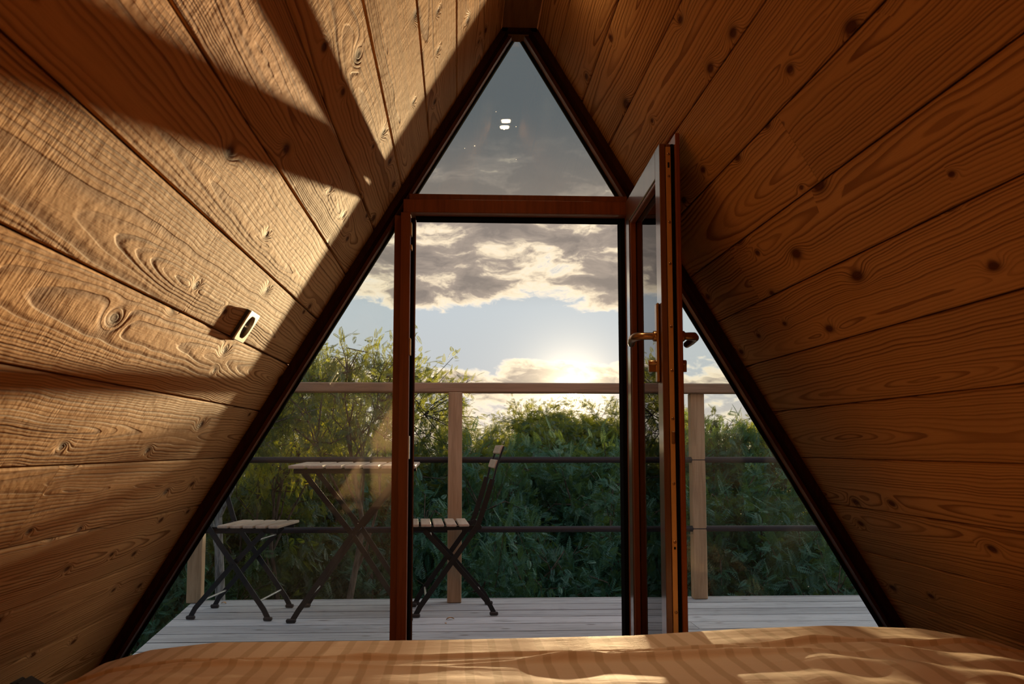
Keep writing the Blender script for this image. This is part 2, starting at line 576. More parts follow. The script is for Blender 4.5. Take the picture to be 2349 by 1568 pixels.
def tag(o, label=None, cat=None, group=None, kind=None):
    for k, v in (('label', label), ('category', cat), ('group', group), ('kind', kind)):
        if v:
            o[k] = v
    return o


def empty(name, loc=(0, 0, 0), rz=0.0):
    o = bpy.data.objects.new(name, None)
    o.empty_display_size = 0.1
    COL.objects.link(o)
    o.location = loc
    o.rotation_euler = (0, 0, rz)
    return o


def copy_tree(o, parent=None):
    c = o.copy()
    COL.objects.link(c)
    c.parent = parent
    for ch in list(o.children):
        copy_tree(ch, c)
    return c


# ------------------------------------------------------------------ cabin numbers
XR = 0.214            # ridge line
SL = 1.667            # rise per metre of the sloped sides
ZW = 2.39             # apex of the board planes
ZG = 2.309            # apex of the glass edge
YF = 3.62             # outer face of the front
YI = 3.49             # inner face of the front frame
YB = -1.25            # back wall
ANG = math.atan(SL)
SN, CS = math.sin(ANG), math.cos(ANG)


def xl(z, za): return XR - (za - z) / SL
def xrr(z, za): return XR + (za - z) / SL


# --- sloped board walls
def board_wall(name, side, cuts, label):
    mb = MB()
    pitch, gap, th, ch = 0.1855, 0.0035, 0.022, 0.004
    s_top = 2.285 / SN
    x0 = xl(0, ZW) if side < 0 else xrr(0, ZW)
    tdir = Vector((CS if side < 0 else -CS, 0, SN))           # up the slope
    ndir = Vector((SN if side < 0 else -SN, 0, -CS))          # into the room
    base = Vector((x0, 0, 0))
    s = 1.2385 - 7 * pitch
    k = 0
    while s < s_top:
        a, b = max(s, 0.0), min(s + pitch, s_top)
        ys = [YB] + sorted(cuts.get(k, [])) + [YF - 0.02]
        for j in range(len(ys) - 1):
            y0, y1 = ys[j], ys[j + 1]
            seed = random.random()
            g2 = gap / 2
            gy0 = 0.0006 if j > 0 else 0
            gy1 = 0.0006 if j < len(ys) - 2 else 0
            prof = [(a + g2, -th), (a + g2, -ch), (a + g2 + ch * 0.8, 0), (b - g2 - ch * 0.8, 0), (b - g2, -ch), (b - g2, -th)]
            mid = (a + b) / 2
            uo = (y0 if side < 0 else y0 + 3.3)
            def P(sv, dv, yv): return tuple(base + tdir * sv + ndir * dv + Vector((0, yv, 0)))
            for i in range(len(prof) - 1):
                (s0, d0), (s1, d1) = prof[i], prof[i + 1]
                q = [P(s0, d0, y0 + gy0), P(s1, d1, y0 + gy0), P(s1, d1, y1 - gy1), P(s0, d0, y1 - gy1)]
                uv = [(uo, s0 - mid), (uo, s1 - mid), (uo + y1 - y0, s1 - mid), (uo + y1 - y0, s0 - mid)]
                if side > 0:
                    q, uv = q[::-1], uv[::-1]
                mb.face(q, uv, seed)
            for yv in (y0 + gy0, y1 - gy1):
                mb.face([P(sv, dv, yv) for sv, dv in prof], [(uo, sv - mid) for sv, dv in prof], seed)
        s += pitch
        k += 1
    # the shell behind the boards
    def Q(sv, dv, yv): return tuple(base + tdir * sv + ndir * dv + Vector((0, yv, 0)))
    vs = [Q(sv, dv, yv) for yv in (YB - 0.1, YF + 0.02) for sv, dv in ((-0.12, -th), (s_top + 0.12, -th), (s_top + 0.12, -th - 0.11), (-0.12, -th - 0.11))]
    mb.mesh(vs, [(0, 1, 2, 3), (7, 6, 5, 4), (0, 4, 5, 1), (1, 5, 6, 2), (2, 6, 7, 3), (3, 7, 4, 0)])
    o = mb.build(name, M['board'])
    tag(o, label, 'wall', None, 'structure')
    return o


board_wall('wall_left', -1, {4: [2.016]}, 'sunlit sloping board wall with deep brushed grain')
board_wall('wall_right', 1, {8: [2.964], 9: [2.194], 6: [0.9]}, 'shaded sloping board wall behind the open door leaf')

hw = (ZW - 2.285) / SL
mb = MB()
mb.box((XR - hw, YB, 2.285), (XR + hw, YF - 0.02, 2.31))
o = mb.build('ceiling', M['ridge'])
tag(o, 'narrow flat ridge board where the two sloping walls meet', 'ceiling', None, 'structure')

mb = MB()
mb.prism([(xl(0, ZW) - 0.1, -0.16), (xrr(0, ZW) + 0.1, -0.16), (XR, ZW + 0.16)], YB - 0.08, YB)
tag(mb.build('wall_back', M['floor']), 'triangular back wall of the cabin', 'wall', None, 'structure')

mb = MB()
for i in range(24):
    x = xl(0, ZW) + 0.001 + i * 0.12
    x2 = min(x + 0.118, xrr(0, ZW))
    if x2 > x:
        mb.box((x, YB, -0.03), (x2, YF, 0.0))
tag(mb.build('floor', M['floor']), 'board floor under the bed', 'floor', None, 'structure')


# --- front frame
def slope_prism(za0, za1, z0, side, y0, y1, ztop=None):
    f = xl if side < 0 else xrr
    if ztop is None:
        poly = [(XR, za0), (XR, za1), (f(z0, za1), z0), (f(z0, za0), z0)]
    else:
        poly = [(f(ztop, za0), ztop), (f(ztop, za1), ztop), (f(z0, za1), z0), (f(z0, za0), z0)]
    return MB().prism(poly, y0, y1)


ZO = ZW - 0.026 * SL
for side, nm, lb in ((-1, 'trim_1', 'dark stained sloping frame along the sunlit board wall'), (1, 'trim_2', 'dark stained sloping frame along the shaded board wall')):
    root = empty(nm, (XR, YI, 0))
    tag(root, lb, 'frame', None, 'structure')
    pr = []
    pr.append(slope_prism(ZW - 0.002, ZO, 0.0, side, YI - 0.02, YF, 2.283).build('outer_batten', M['frame_dark']))
    pr.append(slope_prism(ZO, ZG + 0.014, 0.0, side, 3.545, YF).build('inner_bead', M['frame_mid']))
    pr.append(slope_prism(ZG + 0.014, ZG, 0.0, side, 3.592, YF).build('gasket', M['gasket']))
    for p in pr:
        p.parent = root
        p.matrix_parent_inverse = Matrix.Translation((-XR, -YI, 0))
mb = MB()
mb.box((XR - hw, YI - 0.02, 2.270), (XR + hw, YI + 0.006, 2.2845))
tag(mb.build('trim_3', M['frame_dark']), 'short dark block closing the frame at the ridge', 'frame', None, 'structure')

# transom beam
root = empty('trim_4', (XR, YI, 1.605))
tag(root, 'dark red-brown transom beam above the door opening', 'beam', None, 'structure')
def xin(z): return xl(z, ZO) + 0.001, xrr(z, ZO) - 0.001
a, b = xin(1.66)
MB().box((a, YI, 1.607), (b, YF, 1.655), bev=0.002).build('main_rail', M['frame'], origin=(XR, YI, 1.605)).parent = root
a, b = xin(1.69)
MB().box((a, 3.525, 1.655), (b, YF, 1.683), bev=0.002).build('glazing_bead', M['frame'], origin=(XR, YI, 1.605)).parent = root
MB().box((-0.155, 3.55, 1.600), (0.600, YF, 1.607)).build('gasket', M['gasket'], origin=(XR, YI, 1.605)).parent = root
for ch in root.children:
    ch.location = Vector(ch.location) - Vector((XR, YI, 1.605))

# jambs
def jamb(nm, label, boxes, at):
    root = empty(nm, at)
    tag(root, label, 'jamb', None, 'structure')
    for pn, lo, hi, mt in boxes:
        o = MB().box(lo, hi, bev=0.0015).build(pn, M[mt], origin=at)
        o.parent = root
        o.location = (0, 0, 0)
    return root


jamb('trim_5', 'red-brown jamb with metal strike plates beside the fixed side pane', [
    ('jamb_post', (-0.205, YI, 0.0), (-0.171, YF, 1.607), 'frame'),
    ('glazing_bead', (-0.229, 3.525, 0.0), (-0.205, YF, 1.604), 'frame'),
    ('door_stop', (-0.171, 3.545, 0.0), (-0.156, YF, 1.600), 'frame_dark'),
    ('gasket', (-0.1705, 3.535, 0.02), (-0.161, 3.545, 1.59), 'gasket'),
    ('strike_plate', (-0.171, 3.494, 1.525), (-0.166, 3.532, 1.572), 'brass'),
    ('strike_plate', (-0.171, 3.494, 1.475), (-0.1645, 3.532, 1.492), 'brass'),
    ('strike_plate', (-0.171, 3.494, 1.10), (-0.166, 3.532, 1.16), 'brass'),
    ('strike_plate', (-0.171, 3.494, 0.74), (-0.166, 3.532, 0.82), 'steel'),
], (-0.19, YI, 0.0))
jamb('trim_6', 'dark hinge-side jamb behind the open door leaf', [
    ('jamb_post', (0.600, YI, 0.0), (0.665, YF, 1.607), 'frame'),
    ('glazing_bead', (0.665, 3.525, 0.0), (0.690, YF, 1.604), 'frame'),
    ('door_stop', (0.585, 3.545, 0.0), (0.600, YF, 1.600), 'gasket'),
], (0.63, YI, 0.0))
mb = MB()
mb.box((xl(0, ZO), YI, 0.0), (xrr(0, ZO), YF, 0.035), bev=0.003)
tag(mb.build('trim_7', M['frame_dark']), 'dark sill along the foot of the glazed front', 'sill', None, 'structure')


# glazing
def glazing(nm, label, poly, ys):
    cx = sum(p[0] for p in poly) / len(poly)
    root = empty(nm, (cx, ys[0], poly[0][1]))
    tag(root, label, 'window', None, 'structure')
    for i, y in enumerate(ys):
        o = MB().prism(poly, y, y + 0.004).build('glass_pane', M['glass'], origin=(cx, ys[0], poly[0][1]))
        o.parent = root
        o.location = (0, 0, 0)
        if i == 1:
            o.rotation_euler = (math.radians(-0.40) if nm == 'window_1' else 0.0, 0, math.radians(0.12))
    return root


zb = 1.684
glazing('window_1', 'triangular fixed pane in the gable above the transom', [(xl(zb, ZG + .004), zb), (xrr(zb, ZG + .004), zb), (XR, ZG + .004)], (3.594, 3.616))
zt = ZG + .004 - SL * (XR + 0.229)
glazing('window_2', 'fixed side pane in front of the folding table', [(xl(0.036, ZG + .004), 0.036), (-0.2295, 0.036), (-0.2295, zt)], (3.596, 3.612))
zt = ZG + .004 - SL * (0.6905 - XR)
glazing('window_3', 'fixed side pane beyond the open door leaf', [(0.6905, 0.036), (xrr(0.036, ZG + .004), 0.036), (0.6905, zt)], (3.596, 3.612))

# --- door leaf, opened into the room
# local frame: +x = away from hinge along the leaf, +y = towards the interior face, z up
DH = Vector((0.594, 3.485, 0.0))
DF = Vector((0.575, 2.79, 0.0))
dl = (DF - DH)
DW = dl.length
dx = dl.normalized()
dy = Vector((-dx.y, dx.x, 0))          # points to +X, the interior face
door = empty('door_1', DH)
door.rotation_euler = (0, 0, math.atan2(dx.y, dx.x))
tag(door, 'glazed door leaf standing open into the room with bronze lever handles', 'door', None, 'structure')
ZB, ZT = 0.05, 1.652
T = 0.044
ST = 0.075


def dpart(name, mat, *boxes, bev=0.002, parent=door):
    mb = MB()
    for lo, hi in boxes:
        mb.box(lo, hi, bev=bev)
    return mb.build(name, M[mat], parent)


dpart('lock_stile', 'door', ((DW - ST, 0, ZB), (DW, 0.018, ZT)), ((DW - ST, 0.018, ZB), (DW - 0.003, T - 0.011, ZT)))
dpart('hinge_stile', 'door', ((0, 0, ZB), (ST, T - 0.011, ZT)))
dpart('top_rail', 'door', ((ST, 0, ZT - 0.085), (DW - ST, T - 0.011, ZT)))
dpart('bottom_rail', 'door', ((ST, 0, ZB), (DW - ST, T - 0.011, ZB + 0.10)))
dpart('gasket', 'gasket', ((0, T - 0.011, ZB), (DW - 0.003, T, ZT)))
lip = dpart('rebate_lip', 'frame', ((-0.01, T, ZB - 0.02), (0.06, T + 0.013, ZT + 0.028)), ((DW - 0.06, T, ZB - 0.02), (DW + 0.014, T + 0.013, ZT + 0.028)),
            ((0.06, T, ZT - 0.07), (DW - 0.06, T + 0.013, ZT + 0.028)), ((0.06, T, ZB - 0.02), (DW - 0.06, T + 0.013, ZB + 0.09)))
dpart('glass_pane', 'glass_door', ((ST - 0.01, 0.024, ZB + 0.09), (DW - ST + 0.01, 0.028, ZT - 0.075)), bev=0)
dpart('glazing_bead', 'frame', ((ST, 0.004, ZB + 0.10), (ST + 0.010, 0.0235, ZT - 0.085)), ((DW - ST - 0.010, 0.004, ZB + 0.10), (DW - ST, 0.0235, ZT - 0.085)),
      ((ST, 0.004, ZT - 0.095), (DW - ST, 0.0235, ZT - 0.085)))
strip = dpart('lock_strip', 'brass', ((DW - 0.004, 0.0185, ZB + 0.02), (DW + 0.0015, T - 0.0115, ZT - 0.01)), bev=0.0006)
strip['label'] = 'dull brass lock strip on the door edge'
for z in (0.12, 0.33, 0.52, 0.68, 0.86, 0.995, 1.12, 1.30, 1.42, 1.555, 1.62):
    mb = MB()
    mb.lathe([(0.0042, 0), (0.0042, 0.0012), (0.0026, 0.0018)], (DW + 0.0014, 0.0262, z), (1, 0, 0), 14)
    mb.build('screw', M['bronze'], strip)
for z, hh in ((1.58, 0.016), (0.50, 0.007)):
    MB().box((DW + 0.0012, 0.0235, z), (DW + 0.0019, 0.029, z + hh), bev=0).build('slot', M['gasket'], strip)
MB().box((DW + 0.0014, 0.021, 0.79), (DW + 0.010, 0.031, 0.825), bev=0.002).build('latch_bolt', M['bronze'], strip)
# handles
zh = 1.098
plate = dpart('handle_plate', 'bronze', ((DW - 0.062, -0.010, zh - 0.135), (DW - 0.028, 0, zh + 0.095)), bev=0.004)
xh = DW - 0.046
mb = MB()
mb.lathe([(0.0155, 0), (0.0155, 0.006), (0.011, 0.010)], (xh, -0.010, zh), (0, -1, 0), 20)
mb.tube([(xh, -0.016, zh), (xh, -0.040, zh), (xh - 0.006, -0.055, zh), (xh - 0.022, -0.066, zh - 0.001), (xh - 0.05, -0.069, zh - 0.003), (xh - 0.10, -0.066, zh - 0.006), (xh - 0.125, -0.062, zh - 0.010)],
        [0.0105, 0.0105, 0.0115, 0.0125, 0.0125, 0.0115, 0.010], 14)
mb.build('lever_handle', M['bronze'], door)
plate2 = dpart('handle_plate', 'bronze', ((DW - 0.062, T + 0.013, zh - 0.135), (DW - 0.028, T + 0.021, zh + 0.095)), bev=0.004)
yi = T + 0.021
mb = MB()
mb.lathe([(0.0155, 0), (0.0155, 0.006), (0.011, 0.010)], (xh, yi, zh), (0, 1, 0), 20)
mb.tube([(xh, yi, zh), (xh, yi + 0.024, zh), (xh - 0.006, yi + 0.036, zh), (xh - 0.022, yi + 0.042, zh - 0.002), (xh - 0.07, yi + 0.043, zh - 0.006), (xh - 0.12, yi + 0.038, zh - 0.012)],
        [0.0105, 0.0115, 0.0125, 0.0125, 0.0115, 0.010], 14)
mb.build('lever_handle', M['bronze'], door)
mb = MB()
zc = 1.012
mb.lathe([(0.0085, 0), (0.0085, 0.022), (0.007, 0.023)], (xh, -0.010, zc + 0.009), (0, -1, 0), 18)
mb.box((xh - 0.005, -0.032, zc - 0.017), (xh + 0.005, -0.008, zc + 0.004), bev=0.001)
mb.build('lock_cylinder', M['bronze'], door)
mb = MB()
mb.lathe([(0.0085, 0), (0.0085, 0.012), (0.007, 0.013)], (xh, yi - 0.001, zc + 0.009), (0, 1, 0), 18)
mb.box((xh - 0.005, yi - 0.002, zc - 0.017), (xh + 0.005, yi + 0.012, zc + 0.004), bev=0.001)
mb.build('lock_cylinder', M['bronze'], door)
for z in (0.25, 1.45):
    mb = MB()
    mb.tube([(-0.006, T + 0.018, z - 0.035), (-0.006, T + 0.018, z + 0.035)], 0.006, 12)
    mb.build('hinge', M['bronze'], door)


# ------------------------------------------------------------------ things on the sloping wall
def wall_matrix(y, z):
    """local x = along +Y, y = up the slope, z = into the room (left wall)."""
    t = Vector((CS, 0, SN)); n = Vector((SN, 0, -CS)); a = Vector((0, 1, 0))
    p = Vector((xl(z, ZW), y, z))
    return Matrix(((a.x, t.x, n.x, p.x), (a.y, t.y, n.y, p.y), (a.z, t.z, n.z, p.z), (0, 0, 0, 1)))


def rounded_rect(w, h, r, n=6):
    pts = []
    for cx, cy, a0 in ((w / 2 - r, h / 2 - r, 0), (-w / 2 + r, h / 2 - r, 90), (-w / 2 + r, -h / 2 + r, 180), (w / 2 - r, -h / 2 + r, 270)):
        for k in range(n + 1):
            a = math.radians(a0 + 90 * k / n)
            pts.append((cx + r * math.cos(a), cy + r * math.sin(a)))
    return pts


sock = empty('wall_socket')
sock.matrix_world = wall_matrix(2.632, 1.098)
tag(sock, 'small metal wall socket with dark oval recess on the sunlit board wall', 'socket')
outer = rounded_rect(0.115, 0.086, 0.007)
inner = rounded_rect(0.080, 0.064, 0.030, 6)
n = len(outer)
mb = MB()
hgt = 0.013
vs = [(x, y, hgt - 0.0035) for x, y in outer] + [(x, y, hgt - 0.0015) for x, y in outer] + [(x * 0.965, y * 0.955, hgt) for x, y in outer] + [(x, y, hgt) for x, y in inner] + [(x, y, 0.003) for x, y in inner]
fs = []
for lv in range(4):
    for k in range(n):
        fs.append((lv * n + k, lv * n + (k + 1) % n, (lv + 1) * n + (k + 1) % n, (lv + 1) * n + k))
mb.mesh(vs, fs)
mb.build('cover_plate', M['socket'], sock)
mb = MB()
low = rounded_rect(0.112, 0.083, 0.006)
mb.mesh([(x, y, 0.0) for x, y in low] + [(x, y, hgt - 0.0036) for x, y in low], [(k, (k + 1) % n, n + (k + 1) % n, n + k) for k in range(n)])
mb.build('housing', M['black'], sock)
mb = MB()
mb.mesh([(x * 0.98, y * 0.98, 0.0035) for x, y in inner], [tuple(range(n))])
mb.mesh([(x * 0.98, y * 0.98, 0.001) for x, y in inner][::-1], [tuple(range(n))])
ins = mb.build('recess_insert', M['black'], sock)
for px_ in (-0.016, 0.016):
    MB().lathe([(0.003, 0), (0.003, 0.006), (0.0015, 0.0072)], (px_, 0, 0.0035), (0, 0, 1), 10).build('contact_pin', M['steel'], ins)

box = empty('wall_lamp')
box.matrix_world = wall_matrix(2.64, 0.205)
tag(box, 'small black box lamp on the sunlit board wall beside the bed', 'lamp')
MB().box((-0.035, -0.05, 0.0), (0.035, 0.0, 0.012), bev=0.002).build('back_plate', M['black'], box)
MB().box((-0.03, -0.09, 0.012), (0.055, 0.006, 0.055), bev=0.003).build('housing', M['black'], box)

# ridge downlight, seen only as a reflection in the gable pane
dlt = empty('ceiling_spotlight', (XR, 2.70, 2.285))
tag(dlt, 'small round recessed spotlight set in the ridge board', 'lamp')
mb = MB()
mb.lathe([(0.026, 0.0), (0.034, -0.001), (0.035, -0.005), (0.028, -0.007), (0.026, -0.004)], (0, 0, 0), (0, 0, 1), 28)
mb.build('trim_ring', M['steel'], dlt)
MB().lathe([(0.0225, -0.006), (0.021, -0.0085), (0.014, -0.0100), (0.002, -0.0105)], (0, 0, 0), (0, 0, 1), 24).build('lamp_lens', M['lamp'], dlt)


sp = bpy.data.lights.new('ceiling_spotlight_beam', 'SPOT')
sp.energy = 34.0
sp.color = (1.0, 0.76, 0.50)
sp.spot_size = math.radians(60)
sp.spot_blend = 0.9
sp.shadow_soft_size = 0.018
spo = bpy.data.objects.new('beam', sp)
spo.parent = dlt
spo.location = (0, 0, -0.035)
spo.rotation_euler = (math.radians(-9), 0, 0)
COL.objects.link(spo)


# ------------------------------------------------------------------ bed
CR = [(-0.985, 0.12), (-0.955, 0.185), (-0.90, 0.235), (-0.826, 0.278), (-0.725, 0.306), (-0.572, 0.322), (-0.05, 0.322), (0.429, 0.328), (0.70, 0.342), (0.92, 0.348), (1.141, 0.339), (1.32, 0.308), (1.40, 0.27), (1.43, 0.20)]
cx_, cz_ = np.array([c[0] for c in CR]), np.array([c[1] for c in CR])


def duvet_z(x, y):
    z = np.interp(x, cx_, cz_)
    # rounded far edge
    d = np.clip((y - 2.42) / 0.30, 0, 1)
    z = 0.04 + (z - 0.04) * np.sqrt(np.clip(1 - d ** 2.4, 0, 1))
    near = np.clip((2.42 - y) / 0.25, 0, 1)
    rise = np.clip(2.42 - y, 0, 0.8)
    z = z + 0.030 * rise * np.interp(x, [-0.95, -0.6, 1.1, 1.4], [0, 1, 1, 0])
    # creases
    def crease(yc, w, a, m=1.0):
        return a * m * np.exp(-((y - yc) / w) ** 2)
    f1 = 2.245 + 0.012 * np.sin(x * 3.1 + 0.6) + 0.02 * np.clip(x - 0.6, 0, 1)
    z = z + crease(f1, 0.007, 0.007) - crease(f1 - 0.014, 0.010, 0.006)
    f2 = 2.19 + 0.03 * np.sin(x * 2.3 - 0.4)
    m2 = np.exp(-((x - 0.45) / 0.35) ** 2)
    z = z + crease(f2 + 0.10 * (x - 0.45), 0.012, 0.014, m2) + crease(f2 - 0.05 - 0.12 * (x - 0.45), 0.014, 0.016, m2)
    m3 = np.exp(-((x + 0.35) / 0.25) ** 2)
    z = z + crease(2.21 + 0.22 * (x + 0.35), 0.009, 0.008, m3) + crease(2.16 - 0.15 * (x + 0.35), 0.012, 0.010, m3)
    # broad soft folds on the wall side
    mr = np.clip((x - 0.5) / 0.3, 0, 1) * np.clip((2.36 - y) / 0.12, 0, 1)
    z = z + mr * 0.005 * np.sin((x * 0.9 + y * 1.6) * 15.0 + 1.5 * np.sin(x * 7)) + mr * 0.0022 * np.sin((x * 1.7 - y) * 21.0 + 2 * np.sin(y * 9))
    z = z + 0.0015 * near * np.sin(x * 11 + y * 17) * np.sin(y * 29 - x * 5)
    return z


nx, ny = 330, 300
gx = np.linspace(-0.985, 1.43, nx)
gy = np.concatenate([np.linspace(-0.35, 1.85, 60), np.linspace(1.86, 2.40, 140), 2.40 + 0.32 * np.sin(np.linspace(0.01, math.pi / 2, 100))])
ny = len(gy)
GX, GY = np.meshgrid(gx, gy)
GZ = duvet_z(GX, GY)
side = np.interp(GX, [-0.985, -0.93], [0.0, 1.0]) * np.interp(GX, [1.39, 1.43], [1.0, 0.0])
GZ = 0.05 + (GZ - 0.05) * (0.25 + 0.75 * np.sqrt(np.clip(side, 0, 1)))
me = bpy.data.meshes.new('duvet')
vs = np.stack([GX.ravel(), GY.ravel(), GZ.ravel()], 1)
fs = [(j * nx + i, j * nx + i + 1, (j + 1) * nx + i + 1, (j + 1) * nx + i) for j in range(ny - 1) for i in range(nx - 1)]
me.from_pydata(vs.tolist(), [], fs)
me.polygons.foreach_set('use_smooth', np.ones(len(fs), dtype=bool))
me.materials.append(M['duvet'])
duvet = bpy.data.objects.new('duvet', me)
COL.objects.link(duvet)
sd = duvet.modifiers.new('thick', 'SOLIDIFY')
sd.thickness = 0.012
sd.offset = -1
tag(duvet, 'beige duvet with tonal stripes and soft creases spread over the bed', 'duvet')
mb = MB()
mb.box((-0.80, -0.30, 0.0), (1.27, 2.30, 0.17), bev=0.03)
tag(mb.build('mattress', M['mattress']), 'pale mattress lying on the floor under the striped duvet', 'mattress')

# ------------------------------------------------------------------ deck
mb = MB()
y = 3.66
k = 0
while y < 5.34:
    y2 = min(y + 0.171, 5.345)
    def xe(yy): return -1.235 - 0.088 * (yy - 4.07)
    segs = [(None, 3.0)]
    if k % 3 == 1:
        segs = [(None, 1.05), (1.052, 3.0)]
    for a, b in segs:
        a0, a1 = (xe(y), xe(y2)) if a is None else (a, a)
        sd_ = random.random()
        z1 = random.uniform(-0.0015, 0.0)
        for q, uvq in (([(a0, y, z1), (b, y, z1), (b, y2, z1), (a1, y2, z1)], [(a0, 0), (b, 0), (b, y2 - y), (a1, y2 - y)]),
                       ([(a1, y2, z1), (b, y2, z1), (b, y2, -0.028), (a1, y2, -0.028)], [(a1, 0), (b, 0), (b, .03), (a1, .03)]),
                       ([(b, y, z1), (a0, y, z1), (a0, y, -0.028), (b, y, -0.028)], [(b, 0), (a0, 0), (a0, .03), (b, .03)]),
                       ([(a0, y, z1), (a1, y2, z1), (a1, y2, -0.028), (a0, y, -0.028)], [(a0, 0), (a0, .1), (a0, .12), (a0, .02)]),
                       ([(b, y2, z1), (b, y, z1), (b, y, -0.028), (b, y2, -0.028)], [(b, 0), (b, .1), (b, .12), (b, .02)])):
            mb.face(q, uvq, sd_)
    y += 0.185
    k += 1
mb.box((-1.20, 3.64, -0.30), (2.98, 5.28, -0.20))
for jx in np.arange(-1.15, 2.96, 0.52):
    mb.box((jx, 3.66, -0.20), (jx + 0.05, 5.29, -0.03))
for x in (-1.15, 0.9, 2.9):
    mb.box((x - 0.06, 5.0, -5.2), (x + 0.06, 5.12, -0.19))
    mb.box((x - 0.06, 3.8, -5.2), (x + 0.06, 3.92, -0.19))
tag(mb.build('deck', M['deck']), 'weathered grey board deck in front of the cabin', 'deck', None, 'structure')

# railing
rail = empty('railing', (0.0, 5.25, 0.0))
tag(rail, 'timber railing with square posts and two dark pipes along the deck edge', 'railing')
PW = 0.072
for i, (px_, yy) in enumerate(((-1.325, 5.27), (-0.0135, 5.21), (1.262, 5.27), (2.56, 5.27))):
    yy -= 5.25
    MB().box((px_ - PW / 2, yy - 0.035, 0.0005), (px_ + PW / 2, yy + 0.035, 1.064), bev=0.003).build('post', M['post'], rail)
MB().box((-1.50, -0.055, 1.064), (2.95, 0.055, 1.115), bev=0.006).build('top_rail', M['rail'], rail)
for z in (0.715, 0.3585):
    MB().tube([(-1.43, 0, z + 0.002), (2.9, 0, z)], 0.0155, 16).build('pipe_bar', M['pipe'], rail)


# ------------------------------------------------------------------ folding chairs and table
def make_chair(loc, rz, label):
    root = empty('folding_chair', loc, rz)
    tag(root, label, 'chair', 'folding bistro chairs on the deck')
    for s in (-1, 1):
        yo, yi_ = s * 0.188, s * 0.165
        # long bar: front foot - back top
        fb = MB().flatbar([(0.185, yo, 0.012), (0.165, yo, 0.05), (0.02, yo, 0.25), (-0.100, yo, 0.415), (-0.138, yo, 0.53), (-0.168, yo, 0.63)], (0, 1, 0), 0.024, 0.006).build('back_leg_bar', M['black_metal'], root)
        MB().tube([(-0.166, yo, 0.60), (-0.185, yo, 0.68), (-0.222, yo * 0.97, 0.785)], 0.0048, 8).build('back_rod', M['black_metal'], root)
        # short bar: rear foot - seat front
        rb = MB().flatbar([(-0.178, yi_, 0.012), (-0.158, yi_, 0.05), (0.01, yi_, 0.245), (0.150, yi_, 0.392)], (0, 1, 0), 0.022, 0.006).build('seat_leg_bar', M['black_metal'], root)
        MB().flatbar([(0.208, s * 0.150, 0.400), (-0.118, s * 0.150, 0.405)], (0, 1, 0), 0.020, 0.006).build('seat_rail', M['black_metal'], root)
        MB().lathe([(0.0125, -0.014), (0.0135, 0.0), (0.0125, 0.014)], (-0.106, s * 0.172, 0.408), (0, 1, 0), 14).build('pivot_knob', M['black_metal'], root)
        MB().lathe([(0.006, -0.016), (0.006, 0.016)], (0.012, s * 0.177, 0.249), (0, 1, 0), 10).build('crossing_rivet', M['black_metal'], root)
        MB().box((0.165, yo - 0.010, 0.0005), (0.205, yo + 0.010, 0.017), bev=0.004).build('foot_cap', M['cap'], fb)
        MB().box((-0.198, yi_ - 0.010, 0.0005), (-0.158, yi_ + 0.010, 0.017), bev=0.004).build('foot_cap', M['cap'], rb)
    MB().tube([(0.140, -0.186, 0.085), (0.140, 0.186, 0.085)], 0.0045, 8).build('cross_rod', M['steel'], root)
    MB().tube([(-0.125, -0.163, 0.085), (-0.125, 0.163, 0.085)], 0.0045, 8).build('cross_rod', M['steel'], root)
    MB().tube([(0.115, -0.163, 0.355), (0.115, 0.163, 0.355)], 0.0045, 8).build('cross_rod', M['steel'], root)
    for i in range(5):
        x = 0.200 - i * 0.059
        MB().box((x - 0.024, -0.190, 0.411), (x + 0.024, 0.190, 0.424), bev=0.003).build('seat_slat', M['slat'], root)
    for zs in (0.698, 0.767):
        c = Vector((-0.190 - 0.030 * (zs - 0.69) / 0.085, 0, zs))
        ang = math.atan2(0.037, 0.105)
        mt = Matrix.Translation(c) @ Matrix.Rotation(-ang, 4, 'Y')
        MB().box((0.0, -0.185, -0.021), (0.013, 0.185, 0.021), mat=mt, bev=0.003).build('back_slat', M['slat'], root)
    return root


make_chair((-0.012, 4.945, 0.001), math.radians(180 + 2.5), 'wooden slatted folding chair whose back rises in front of the middle railing post')
make_chair((-1.02, 4.90, 0.001), math.radians(-5.5), 'wooden slatted folding chair whose back is hidden by the sloping frame')

tb = empty('folding_table', (-0.475, 4.86, 0.001), 0.0)
tag(tb, 'small slatted folding table with black crossed legs behind the fixed side pane', 'table')
for i in range(7):
    x = -0.251 + i * 0.0835
    MB().box((x - 0.035, -0.27, 0.688), (x + 0.035, 0.27, 0.703), mat=Matrix.Translation((0, 0, 0.695)) @ Matrix.Rotation(math.radians(0.9), 4, 'X') @ Matrix.Translation((0, 0, -0.695)), bev=0.003).build('top_slat', M['slat'], tb)
for s in (-1, 1):
    MB().flatbar([(-0.27, s * 0.21, 0.672), (0.27, s * 0.21, 0.672)], (0, 1, 0), 0.022, 0.008).build('top_rail', M['black_metal'], tb)
    la = MB().flatbar([(-0.225, s * 0.205, 0.664), (0.0, s * 0.205, 0.385), (0.225, s * 0.205, 0.05), (0.25, s * 0.205, 0.012)], (0, 1, 0), 0.024, 0.007).build('leg_bar', M['black_metal'], tb)
    lb_ = MB().flatbar([(0.215, s * 0.225, 0.664), (0.0, s * 0.225, 0.385), (-0.235, s * 0.225, 0.05), (-0.258, s * 0.225, 0.012)], (0, 1, 0), 0.024, 0.007).build('leg_bar', M['black_metal'], tb)
    for x, yy, pa in ((0.255, 0.205, la), (-0.265, 0.225, lb_)):
        MB().box((x - 0.022, s * yy - 0.011, 0.0005), (x + 0.022, s * yy + 0.011, 0.017), bev=0.004).build('foot_cap', M['cap'], pa)
MB().tube([(0, -0.235, 0.385), (0, 0.235, 0.385)], 0.005, 8).build('cross_rod', M['black_metal'], tb)
